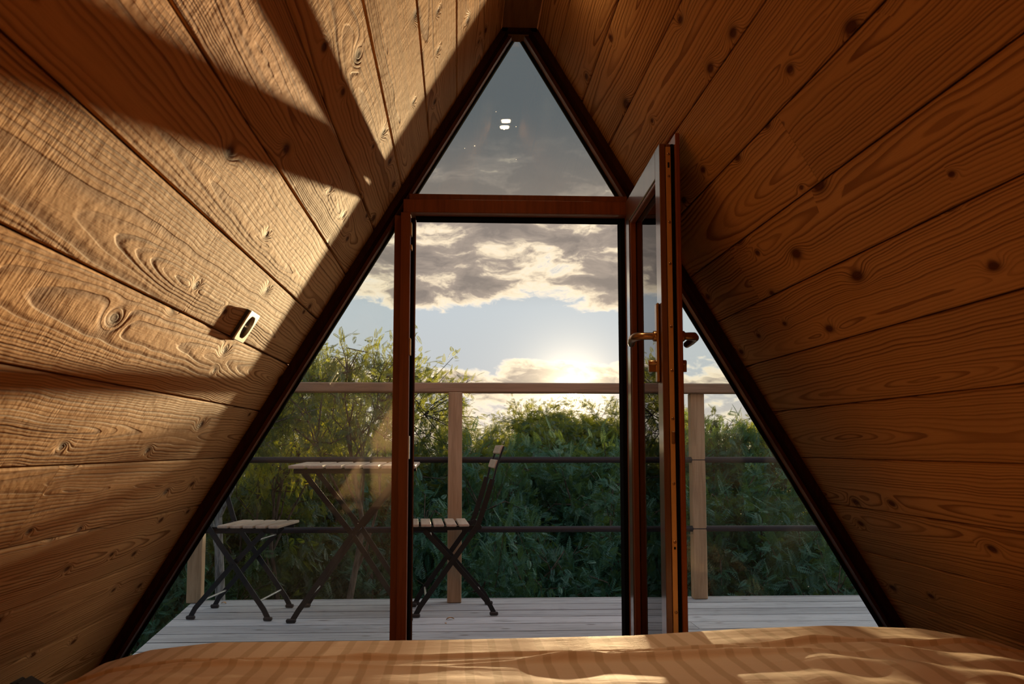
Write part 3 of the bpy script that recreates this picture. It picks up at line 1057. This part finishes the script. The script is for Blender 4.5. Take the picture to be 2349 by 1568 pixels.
MB().tube([(0.19, -0.203, 0.10), (0.19, 0.203, 0.10)], 0.0045, 8).build('cross_rod', M['steel'], tb)
MB().tube([(-0.20, -0.223, 0.10), (-0.20, 0.223, 0.10)], 0.0045, 8).build('cross_rod', M['steel'], tb)

# dry leaves on the deck, one shape standing in for a sun spot
for i, (lx, ly, rz, lb) in enumerate(((-0.03, 4.69, 0.4, 'brown dry leaf on the deck under the chair at the middle post'),
                                      (-0.05, 4.58, 1.9, 'tiny pale leaf on the deck nearest the bed'),
                                      (-1.17, 5.22, 2.6, 'leaf shape standing in for a sun spot behind the chair by the sloping frame'),
                                      (-0.90, 4.85, 0.9, 'tiny dry leaf on the deck beneath the chair by the sloping frame'))):
    s = (0.022, 0.010, 0.018, 0.009)[i]
    vs = []
    for k in range(7):
        t = k / 6
        w = math.sin(math.pi * t) * 0.42 * s + 0.0004
        x = (t - 0.5) * s * 1.8
        zc_ = 0.006 * math.sin(math.pi * t) * s / 0.02
        vs += [(x, -w, zc_ + 0.004 * s / 0.02), (x, 0, zc_), (x, w, zc_ + 0.003 * s / 0.02)]
    fs = []
    for k in range(6):
        for c in range(2):
            fs.append((k * 3 + c, (k + 1) * 3 + c, (k + 1) * 3 + c + 1, k * 3 + c + 1))
    mb = MB()
    mb.mesh(vs, fs, True)
    o = mb.build('fallen_leaf', M['dry_leaf'])
    o.location = (lx, ly, 0.001)
    o.rotation_euler = (0, 0, rz)
    so = o.modifiers.new('thick', 'SOLIDIFY')
    so.thickness = 0.0008
    tag(o, lb, 'leaf', 'dry leaves lying on the deck')

# ------------------------------------------------------------------ landscape
nx2, ny2 = 80, 90
gx = np.linspace(-90, 90, nx2)
gy = np.concatenate([np.linspace(-6, 45, 50), np.linspace(47, 400, 40)])
GX, GY = np.meshgrid(gx, gy)
GZ = -4.6 - 0.05 * (GY - 6) + 0.25 * np.sin(GX * 0.7) * np.sin(GY * 0.5) + 0.4 * np.sin(GX * 0.13 + 1)
GZ = np.where(GY > 45, GZ + (GY - 45) * 0.055, GZ)
me = bpy.data.meshes.new('ground')
fs = [(j * nx2 + i, j * nx2 + i + 1, (j + 1) * nx2 + i + 1, (j + 1) * nx2 + i) for j in range(len(gy) - 1) for i in range(nx2 - 1)]
me.from_pydata(np.stack([GX.ravel(), GY.ravel(), GZ.ravel()], 1).tolist(), [], fs)
me.polygons.foreach_set('use_smooth', np.ones(len(fs), dtype=bool))
me.materials.append(M['ground'])
ground = bpy.data.objects.new('ground', me)
COL.objects.link(ground)
tag(ground, 'dark forest floor falling away below the deck', 'ground', None, 'structure')


def ground_z(x, y):
    z = -4.6 - 0.05 * (y - 6) + 0.25 * math.sin(x * 0.7) * math.sin(y * 0.5) + 0.4 * math.sin(x * 0.13 + 1)
    return z


# ------------------------------------------------------------------ trees
def frond_template(pairs=8):
    vs, fs = [], []
    def leaflet(base, ang, L, wd, dz):
        c, s = math.cos(ang), math.sin(ang)
        b = len(vs)
        vs.append((base[0], base[1], base[2]))
        mx, my = base[0] + c * L * 0.5, base[1] + s * L * 0.5
        vs.append((mx - s * wd / 2, my + c * wd / 2, base[2] + dz * 0.5 + 0.012))
        vs.append((base[0] + c * L, base[1] + s * L, base[2] + dz))
        vs.append((mx + s * wd / 2, my - c * wd / 2, base[2] + dz * 0.5 + 0.012))
        fs.append((b, b + 1, b + 2, b + 3))
    for i in range(pairs):
        t = 0.14 + 0.80 * i / (pairs - 1)
        L = 0.24 * (0.75 + 0.5 * math.sin(math.pi * min(1, t + 0.1)))
        for s in (-1, 1):
            leaflet((t, 0, -0.10 * t * t), s * math.radians(62), L, L * 0.36, -0.05)
    leaflet((0.96, 0, -0.10), 0.0, 0.24, 0.10, -0.05)
    # midrib
    b = len(vs)
    vs.extend([(0, -0.006, 0), (0, 0.006, 0), (1, 0.003, -0.1), (1, -0.003, -0.1)])
    fs.append((b, b + 1, b + 2, b + 3))
    return np.array(vs), np.array(fs)


TV, TF = frond_template()


def build_tree_meshes(seed, height, crown_c, crown_r, limbs, twigs, fronds, flen, trunk_r, leafmat, barkmat, shell=0.55, lean=(0, 0), clip_low=None, droop=0.45):
    r = np.random.default_rng(seed)
    cc, cr = np.array(crown_c, float), np.array(crown_r, float)
    wood = MB()
    top = np.array([lean[0], lean[1], height])
    tp = []
    for k in range(9):
        t = k / 8
        p = top * t * 0.92
        p = p + np.array([r.normal(0, 0.05), r.normal(0, 0.05), 0]) * (t > 0.05) * min(1.0, height / 5)
        tp.append(p)
    rad = [max(0.012, trunk_r * (1 - 0.85 * k / 8) * (1.25 if k == 0 else 1)) for k in range(9)]
    wood.tube([tuple(p) for p in tp], rad, 9)
    def on_trunk(z):
        for k in range(8):
            if tp[k + 1][2] >= z:
                f = (z - tp[k][2]) / max(1e-6, tp[k + 1][2] - tp[k][2])
                return tp[k] * (1 - f) + tp[k + 1] * f, rad[k] * (1 - f) + rad[k + 1] * f
        return tp[-1], rad[-1]
    limb_pts = []
    for i in range(limbs):
        a = i * 2.399 + r.uniform(-0.4, 0.4)
        ph = math.acos(1 - 2 * (i + 0.5) / limbs) if limbs > 1 else 0.5
        d = np.array([math.sin(ph) * math.cos(a), math.sin(ph) * math.sin(a), math.cos(ph)])
        end = cc + d * cr * r.uniform(0.55, 0.78)
        z0 = min(max(0.15 * height, end[2] - 0.55 * np.linalg.norm((end - cc)[:2]) - r.uniform(0.2, 0.8)), 0.88 * height)
        s, sr = on_trunk(z0)
        mid = (s + end) / 2 + np.array([r.normal(0, 0.08), r.normal(0, 0.08), 0.12])
        pts = [s, s * 0.55 + mid * 0.45 + r.normal(0, 0.03, 3), mid, mid * 0.45 + end * 0.55 + r.normal(0, 0.04, 3), end]
        r0 = min(sr * 0.6, 0.014 + 0.012 * np.linalg.norm(end - s))
        wood.tube([tuple(p) for p in pts], [r0, r0 * 0.8, r0 * 0.62, r0 * 0.45, 0.005], 6, False)
        limb_pts.append(pts)
    P, D = [], []
    for i in range(twigs):
        d = r.normal(0, 1, 3)
        d /= np.linalg.norm(d)
        q = cc + d * cr * (shell + (1 - shell) * r.random() ** 0.7) * r.uniform(0.86, 1.08)
        lp = limb_pts[min(range(limbs), key=lambda j: np.linalg.norm(limb_pts[j][4] - q))]
        s = lp[int(r.integers(2, 5))]
        wood.tube([tuple(s), tuple((s + q) / 2 + r.normal(0, 0.05, 3) + np.array([0, 0, 0.05])), tuple(q)], [0.006, 0.0045, 0.0025], 4, False)
        out_d = q - s
        ln = np.linalg.norm(out_d)
        out_d = out_d / max(ln, 1e-6)
        for k in range(fronds):
            t = r.uniform(0.35, 1.05)
            p = s * (1 - t) + q * t + r.normal(0, 0.05, 3)
            dd = out_d * 0.7 + r.normal(0, 0.62, 3)
            dd[2] -= droop * r.random()
            P.append(p)
            D.append(dd / np.linalg.norm(dd))
    P, D = np.array(P), np.array(D)
    n = len(P)
    upr = np.tile(np.array([0.0, 0.0, 1.0]), (n, 1)) + r.normal(0, 0.45, (n, 3))
    Y = np.cross(upr, D)
    Y /= np.linalg.norm(Y, axis=1, keepdims=True) + 1e-9
    Z = np.cross(D, Y)
    sc_ = flen * r.uniform(0.7, 1.25, n)
    V = (P[:, None, :] + (TV[None, :, 0:1] * D[:, None, :] + TV[None, :, 1:2] * Y[:, None, :] + TV[None, :, 2:3] * Z[:, None, :]) * sc_[:, None, None])
    nv = len(TV)
    F = (TF[None] + (np.arange(n) * nv)[:, None, None]).reshape(-1, 4)
    V = V.reshape(-1, 3)
    me = bpy.data.meshes.new('foliage')
    me.vertices.add(len(V))
    me.vertices.foreach_set('co', V.astype(np.float32).ravel())
    me.loops.add(F.size)
    me.loops.foreach_set('vertex_index', F.astype(np.int32).ravel())
    me.polygons.add(len(F))
    me.polygons.foreach_set('loop_start', np.arange(0, F.size, 4, dtype=np.int32))
    me.polygons.foreach_set('loop_total', np.full(len(F), 4, dtype=np.int32))
    at = me.attributes.new('seed', 'FLOAT', 'FACE')
    base_t = np.repeat(r.random(n), len(TF))
    at.data.foreach_set('value', np.clip(0.65 * base_t + 0.35 * r.random(len(F)), 0, 0.999).astype(np.float32))
    me.update()
    me.validate()
    me.materials.append(leafmat)
    root = wood.build('trunk', barkmat)
    fol = bpy.data.objects.new('foliage', me)
    COL.objects.link(fol)
    return root, fol


PROTO = {}


def tree(kind, name, x, y, ztop, label, rz=0.0, width=1.0, group=None, leaf=None, cat='tree', zbase=None):
    """Place a tree so that its crown top reaches ztop; stands on the ground."""
    args = KINDS[kind]
    if kind not in PROTO:
        PROTO[kind] = build_tree_meshes(**args)
        for o in PROTO[kind]:
            COL.objects.unlink(o)
    wd, fo = PROTO[kind]
    zb = ground_z(x, y) - 0.05 if zbase is None else zbase
    full = args['crown_c'][2] + args['crown_r'][2]
    s = (ztop - zb) / full
    root = empty(name, (x, y, zb), rz)
    root.scale = (s * width, s * width, s)
    tag(root, label, cat, group)
    for o, n in ((wd, 'trunk'), (fo, 'foliage')):
        c = o.copy()
        c.name = n
        if n == 'foliage' and leaf:
            c.data = LEAFMESH(kind, leaf)
        c.parent = root
        COL.objects.link(c)
    return root


_lm = {}


def LEAFMESH(kind, leaf):
    if (kind, leaf) not in _lm:
        m = PROTO[kind][1].data.copy()
        m.materials.clear()
        m.materials.append(M[leaf])
        _lm[(kind, leaf)] = m
    return _lm[(kind, leaf)]


KINDS = {
    'tall': dict(seed=3, height=6.2, crown_c=(0, 0, 5.3), crown_r=(1.5, 1.3, 1.15), limbs=18, twigs=330, fronds=40, flen=0.085, trunk_r=0.09, leafmat=M['leaf'], barkmat=M['bark'], shell=0.40),
    'broad': dict(seed=5, height=5.4, crown_c=(0, 0, 4.2), crown_r=(1.7, 1.5, 1.5), limbs=16, twigs=290, fronds=28, flen=0.15, trunk_r=0.09, leafmat=M['leaf'], barkmat=M['bark'], shell=0.45),
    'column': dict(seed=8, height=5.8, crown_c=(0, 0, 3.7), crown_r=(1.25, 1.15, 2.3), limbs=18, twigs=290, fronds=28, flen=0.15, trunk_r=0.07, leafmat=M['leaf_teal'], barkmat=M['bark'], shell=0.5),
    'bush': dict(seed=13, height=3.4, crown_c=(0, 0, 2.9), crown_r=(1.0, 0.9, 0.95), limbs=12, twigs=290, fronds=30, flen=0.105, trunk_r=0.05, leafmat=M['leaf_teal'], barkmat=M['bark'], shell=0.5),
    'pole': dict(seed=34, height=5.7, crown_c=(0, 0, 5.35), crown_r=(0.75, 0.7, 0.5), limbs=7, twigs=60, fronds=20, flen=0.08, trunk_r=0.105, leafmat=M['leaf'], barkmat=M['bark_grey'], shell=0.4),
    'pole_brown': dict(seed=41, height=5.7, crown_c=(0, 0, 5.35), crown_r=(0.7, 0.7, 0.5), limbs=7, twigs=60, fronds=20, flen=0.08, trunk_r=0.085, leafmat=M['leaf'], barkmat=M['bark'], shell=0.4),
    'open': dict(seed=21, height=5.6, crown_c=(0, 0, 4.8), crown_r=(1.3, 1.1, 1.1), limbs=9, twigs=130, fronds=30, flen=0.095, trunk_r=0.055, leafmat=M['leaf_warm'], barkmat=M['bark_grey'], shell=0.4),
}


def at(px, Y):
    return (px - 1050.0) / FPX * Y


def zt_(py, Y):
    return EYE + (1026.0 - py) / FPX * Y


WD = 'locust trees in the woods below the deck'
# the tall crown behind the table and its neighbours
BD = 'bushes below the deck'
tree('tall', 'locust_tree', at(825, 10.0), 10.0, zt_(748, 10.0), 'tallest feathery tree, its crown rising above the handrail behind the folding table', 0.4, 0.90, WD)
tree('open', 'locust_tree', at(690, 9.2), 9.2, zt_(712, 9.2), 'loose tree whose twig tips reach highest beside the sloping frame', 2.1, 0.5, WD, 'leaf')
tree('broad', 'locust_tree', at(560, 8.2), 8.2, zt_(985, 8.2), 'bushy tree behind the chair by the sloping frame, rising past the upper pipe', 1.0, 0.62, WD)
tree('pole', 'locust_tree', at(530, 7.0), 7.0, zt_(740, 7.0), 'slender tree whose grey trunk shows behind the chair by the sloping frame', 0.2, 0.9, WD)
tree('pole_brown', 'locust_tree', at(812, 6.8), 6.8, zt_(775, 6.8), 'slender tree whose trunk stands behind the crossed legs of the folding table', 4.4, 0.8, WD)
tree('broad', 'locust_tree', at(800, 12.5), 12.5, zt_(1005, 12.5), 'broad dark tree between the folding table and the woods behind', 3.0, 0.9, WD)
# skyline beyond the door opening
tree('open', 'locust_tree', at(1345, 27.0), 27.0, zt_(903, 27.0), 'airy tree with the low sun caught in its crown just under the handrail', 0.7, 1.5, WD, 'leaf')
tree('broad', 'locust_tree', at(1300, 24.0), 24.0, zt_(914, 24.0), 'dense tree in front of the airy crown that holds the sun', 1.1, 1.25, WD, 'leaf')
tree('open', 'locust_tree', at(1225, 29.0), 29.0, zt_(908, 29.0), 'airy tree beside the crown holding the sun, at the edge of the skyline gap', 3.7, 1.3, WD, 'leaf')
tree('column', 'locust_tree', at(1145, 34.0), 34.0, zt_(955, 34.0), 'lower distant tree in the skyline gap beside the middle railing post', 1.9, 1.1, WD, 'leaf')
tree('column', 'locust_tree', at(1050, 12.0), 12.0, zt_(912, 12.0), 'tree directly behind the middle railing post', 2.7, 0.7, WD, 'leaf')
tree('broad', 'locust_tree', at(1500, 25.0), 25.0, zt_(905, 25.0), 'broad tree seen through the glass of the open door leaf', 4.0, 0.9, WD)
tree('column', 'locust_tree', at(1650, 11.5), 11.5, zt_(908, 11.5), 'tree behind the railing post beyond the open door leaf', 0.9, 0.9, WD)
tree('broad', 'locust_tree', at(1800, 12.0), 12.0, zt_(930, 12.0), 'tree whose crown meets the shaded sloping frame at handrail height', 2.2, 0.8, WD)
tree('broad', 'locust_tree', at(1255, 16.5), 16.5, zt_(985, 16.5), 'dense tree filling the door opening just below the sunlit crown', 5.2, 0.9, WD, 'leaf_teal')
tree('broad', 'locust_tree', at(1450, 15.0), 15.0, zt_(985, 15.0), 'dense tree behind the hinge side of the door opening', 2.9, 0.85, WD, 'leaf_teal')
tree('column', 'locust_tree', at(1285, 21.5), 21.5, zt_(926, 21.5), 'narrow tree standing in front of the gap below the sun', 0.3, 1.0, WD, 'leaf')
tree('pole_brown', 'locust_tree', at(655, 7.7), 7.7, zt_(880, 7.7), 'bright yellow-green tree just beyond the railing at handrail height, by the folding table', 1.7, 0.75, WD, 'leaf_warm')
# nearer bushes under the handrail
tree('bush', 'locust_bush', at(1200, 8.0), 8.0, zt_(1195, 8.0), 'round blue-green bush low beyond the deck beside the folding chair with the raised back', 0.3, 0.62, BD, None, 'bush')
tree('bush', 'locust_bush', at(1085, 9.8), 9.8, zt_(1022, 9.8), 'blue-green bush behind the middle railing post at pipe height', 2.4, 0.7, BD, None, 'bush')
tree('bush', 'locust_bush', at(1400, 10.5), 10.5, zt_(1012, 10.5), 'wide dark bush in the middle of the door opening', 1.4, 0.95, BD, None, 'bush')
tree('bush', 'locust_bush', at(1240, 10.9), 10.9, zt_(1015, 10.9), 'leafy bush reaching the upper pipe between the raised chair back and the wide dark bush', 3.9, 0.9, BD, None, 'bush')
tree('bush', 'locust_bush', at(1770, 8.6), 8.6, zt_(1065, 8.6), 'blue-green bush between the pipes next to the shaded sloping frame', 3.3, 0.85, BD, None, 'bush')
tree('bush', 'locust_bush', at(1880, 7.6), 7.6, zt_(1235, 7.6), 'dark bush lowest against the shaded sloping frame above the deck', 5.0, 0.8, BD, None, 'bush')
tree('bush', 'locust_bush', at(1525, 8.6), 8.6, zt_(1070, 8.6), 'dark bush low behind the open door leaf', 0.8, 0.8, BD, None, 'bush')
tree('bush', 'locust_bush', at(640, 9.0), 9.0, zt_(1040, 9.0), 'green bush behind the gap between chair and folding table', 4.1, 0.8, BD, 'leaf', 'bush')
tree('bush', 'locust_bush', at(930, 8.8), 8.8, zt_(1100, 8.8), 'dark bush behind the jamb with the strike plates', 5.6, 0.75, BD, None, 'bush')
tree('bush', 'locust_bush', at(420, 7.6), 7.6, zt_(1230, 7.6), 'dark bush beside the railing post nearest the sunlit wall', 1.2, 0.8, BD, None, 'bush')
# deeper woods, closing the view below the skyline
for i, (px_, Y_, py_, lb) in enumerate((
        (420, 15.0, 930, 'dark tree deep in the woods past the sunlit sloping wall'),
        (680, 18.0, 1000, 'deep woods tree behind the grey-trunked tree'),
        (960, 17.0, 985, 'deep woods tree behind the jamb with the strike plates'),
        (1215, 32.0, 962, 'deep woods tree beside the gap in the skyline'),
        (1400, 34.0, 950, 'deep woods tree behind the crown holding the sun'),
        (1610, 19.0, 915, 'deep woods tree behind the open door leaf'),
        (1840, 18.0, 925, 'deep woods tree behind the shaded sloping frame'),
        (2050, 15.0, 930, 'deep woods tree past the shaded sloping wall'))):
    tree('column' if i % 2 else 'broad', 'woodland_tree', at(px_, Y_), Y_, zt_(py_, Y_), lb, i * 1.3, 1.15, 'trees deep in the woods', 'leaf')

# ------------------------------------------------------------------ light
sl = bpy.data.lights.new('sun', 'SUN')
sl.energy = 21.5
sl.color = (1.0, 0.71, 0.38)
sl.angle = math.radians(0.6)
so = bpy.data.objects.new('sun', sl)
so.rotation_euler = SUN.to_track_quat('Z', 'Y').to_euler()
so.location = SUN * 60
COL.objects.link(so)

# ------------------------------------------------------------------ sky
w = bpy.data.worlds.new('evening sky')
sc.world = w
w.use_nodes = True
w.node_tree.nodes.clear()
g = G(w.node_tree)
out = g.node('ShaderNodeOutputWorld')
d = g.node('ShaderNodeTexCoord').outputs['Generated']
nrm = g.node('ShaderNodeVectorMath', operation='NORMALIZE')
g.set(nrm.inputs[0], d)
d = nrm.outputs[0]
x, y, z = g.sep(d)
az = g.m('ARCTAN2', x, y)
el = g.m('ARCSINE', z)
dt = g.node('ShaderNodeVectorMath', operation='DOT_PRODUCT')
g.set(dt.inputs[0], d)
dt.inputs[1].default_value = SUN
cosang = dt.outputs['Value']
# angular distance to the sun, in radians
sang = g.m('ARCCOSINE', g.m('MINIMUM', cosang, 1.0))
sky = g.ramp(g.mul(g.add(el, 0.1), 1.0 / 1.7), [
    (0.0, (0.16, 0.13, 0.11)), (0.055, (0.55, 0.42, 0.36)), (0.075, (0.66, 0.58, 0.52)), (0.10, (0.56, 0.58, 0.59)), (0.14, (0.56, 0.61, 0.64)),
    (0.22, (0.18, 0.20, 0.22)), (0.35, (0.16, 0.20, 0.25)), (0.5, (0.42, 0.46, 0.52)), (1.0, (0.55, 0.60, 0.70))])
# clouds
warp = g.node('ShaderNodeVectorMath', operation='SCALE')
g.set(warp.inputs[0], g.noise(g.xyz(g.mul(az, 14.0), g.mul(el, 28.0), 2.0), 1.0, 3.0, 0.55, 0.0, True))
warp.inputs['Scale'].default_value = 0.9
pv = g.node('ShaderNodeVectorMath', operation='ADD')
g.set(pv.inputs[0], g.xyz(g.mul(az, 11.5), g.mul(el, 31.0), 0.0))
g.set(pv.inputs[1], warp.outputs[0])
cl = g.noise(pv.outputs[0], 1.0, 10.0, 0.62, 0.1)
band = g.add(g.mul(g.ss(el, 0.130, 0.165), 0.172), g.mul(g.gauss(el, 0.068, 0.016), 0.17))
band = g.sub(band, g.mul(g.gauss(el, 0.108, 0.027), 0.24))
band = g.sub(band, g.mul(g.ss(el, 0.20, 0.25), -0.12))
dens = g.add(cl, band)
lit = g.ramp(dens, [(0.0, (0, 0, 0)), (0.50, (0, 0, 0)), (0.56, (1, 1, 1)), (1.0, (1, 1, 1))])
ccol = g.ramp(dens, [(0.52, (1.05, 0.93, 0.76)), (0.60, (1.0, 0.82, 0.58)), (0.67, (0.42, 0.34, 0.28)), (0.78, (0.27, 0.225, 0.195)), (1.0, (0.24, 0.20, 0.175))])
hi = g.ss(el, 0.22, 0.34)
ccol = g.mix(hi, ccol, (0.115, 0.132, 0.145))
skyc = g.mix(lit, sky, ccol)
# bright sky patch added outside the view to lift the wall and deck
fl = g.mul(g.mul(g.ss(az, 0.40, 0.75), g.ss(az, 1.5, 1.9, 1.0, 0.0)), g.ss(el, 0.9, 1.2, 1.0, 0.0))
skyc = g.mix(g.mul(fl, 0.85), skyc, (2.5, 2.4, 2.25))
fl2 = g.mul(g.mul(g.ss(az, -0.33, -0.18, 1.0, 0.0), g.ss(az, -1.3, -0.9)), g.mul(g.ss(el, 0.16, 0.24), g.ss(el, 0.7, 1.0, 1.0, 0.0)))  # second bright patch added out of view for the open door leaf to reflect
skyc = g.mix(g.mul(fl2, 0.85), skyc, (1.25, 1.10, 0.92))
# everything far above and behind: plain blue-grey dome
behind = g.ss(y, -0.2, 0.35, 1.0, 0.0)
skyc = g.mix(behind, skyc, g.ramp(g.m('MAXIMUM', z, 0.0), [(0.0, (0.24, 0.28, 0.34)), (0.4, (0.30, 0.38, 0.50)), (1.0, (0.55, 0.62, 0.74))]))
# glow round the low sun
g1 = g.m('EXPONENT', g.mul(sang, -1.0 / 0.055))
g2 = g.m('EXPONENT', g.mul(sang, -1.0 / 0.018))
disc = g.ss(sang, 0.0045, 0.0060, 1.0, 0.0)
aur = g.add(g.mul(g1, 0.26), g.add(g.mul(g2, 3.0), g.mul(disc, 60.0)))
vs_ = g.node('ShaderNodeVectorMath', operation='SCALE')
vs_.inputs[0].default_value = (1.0, 0.80, 0.50)
g.set(vs_.inputs['Scale'], aur)
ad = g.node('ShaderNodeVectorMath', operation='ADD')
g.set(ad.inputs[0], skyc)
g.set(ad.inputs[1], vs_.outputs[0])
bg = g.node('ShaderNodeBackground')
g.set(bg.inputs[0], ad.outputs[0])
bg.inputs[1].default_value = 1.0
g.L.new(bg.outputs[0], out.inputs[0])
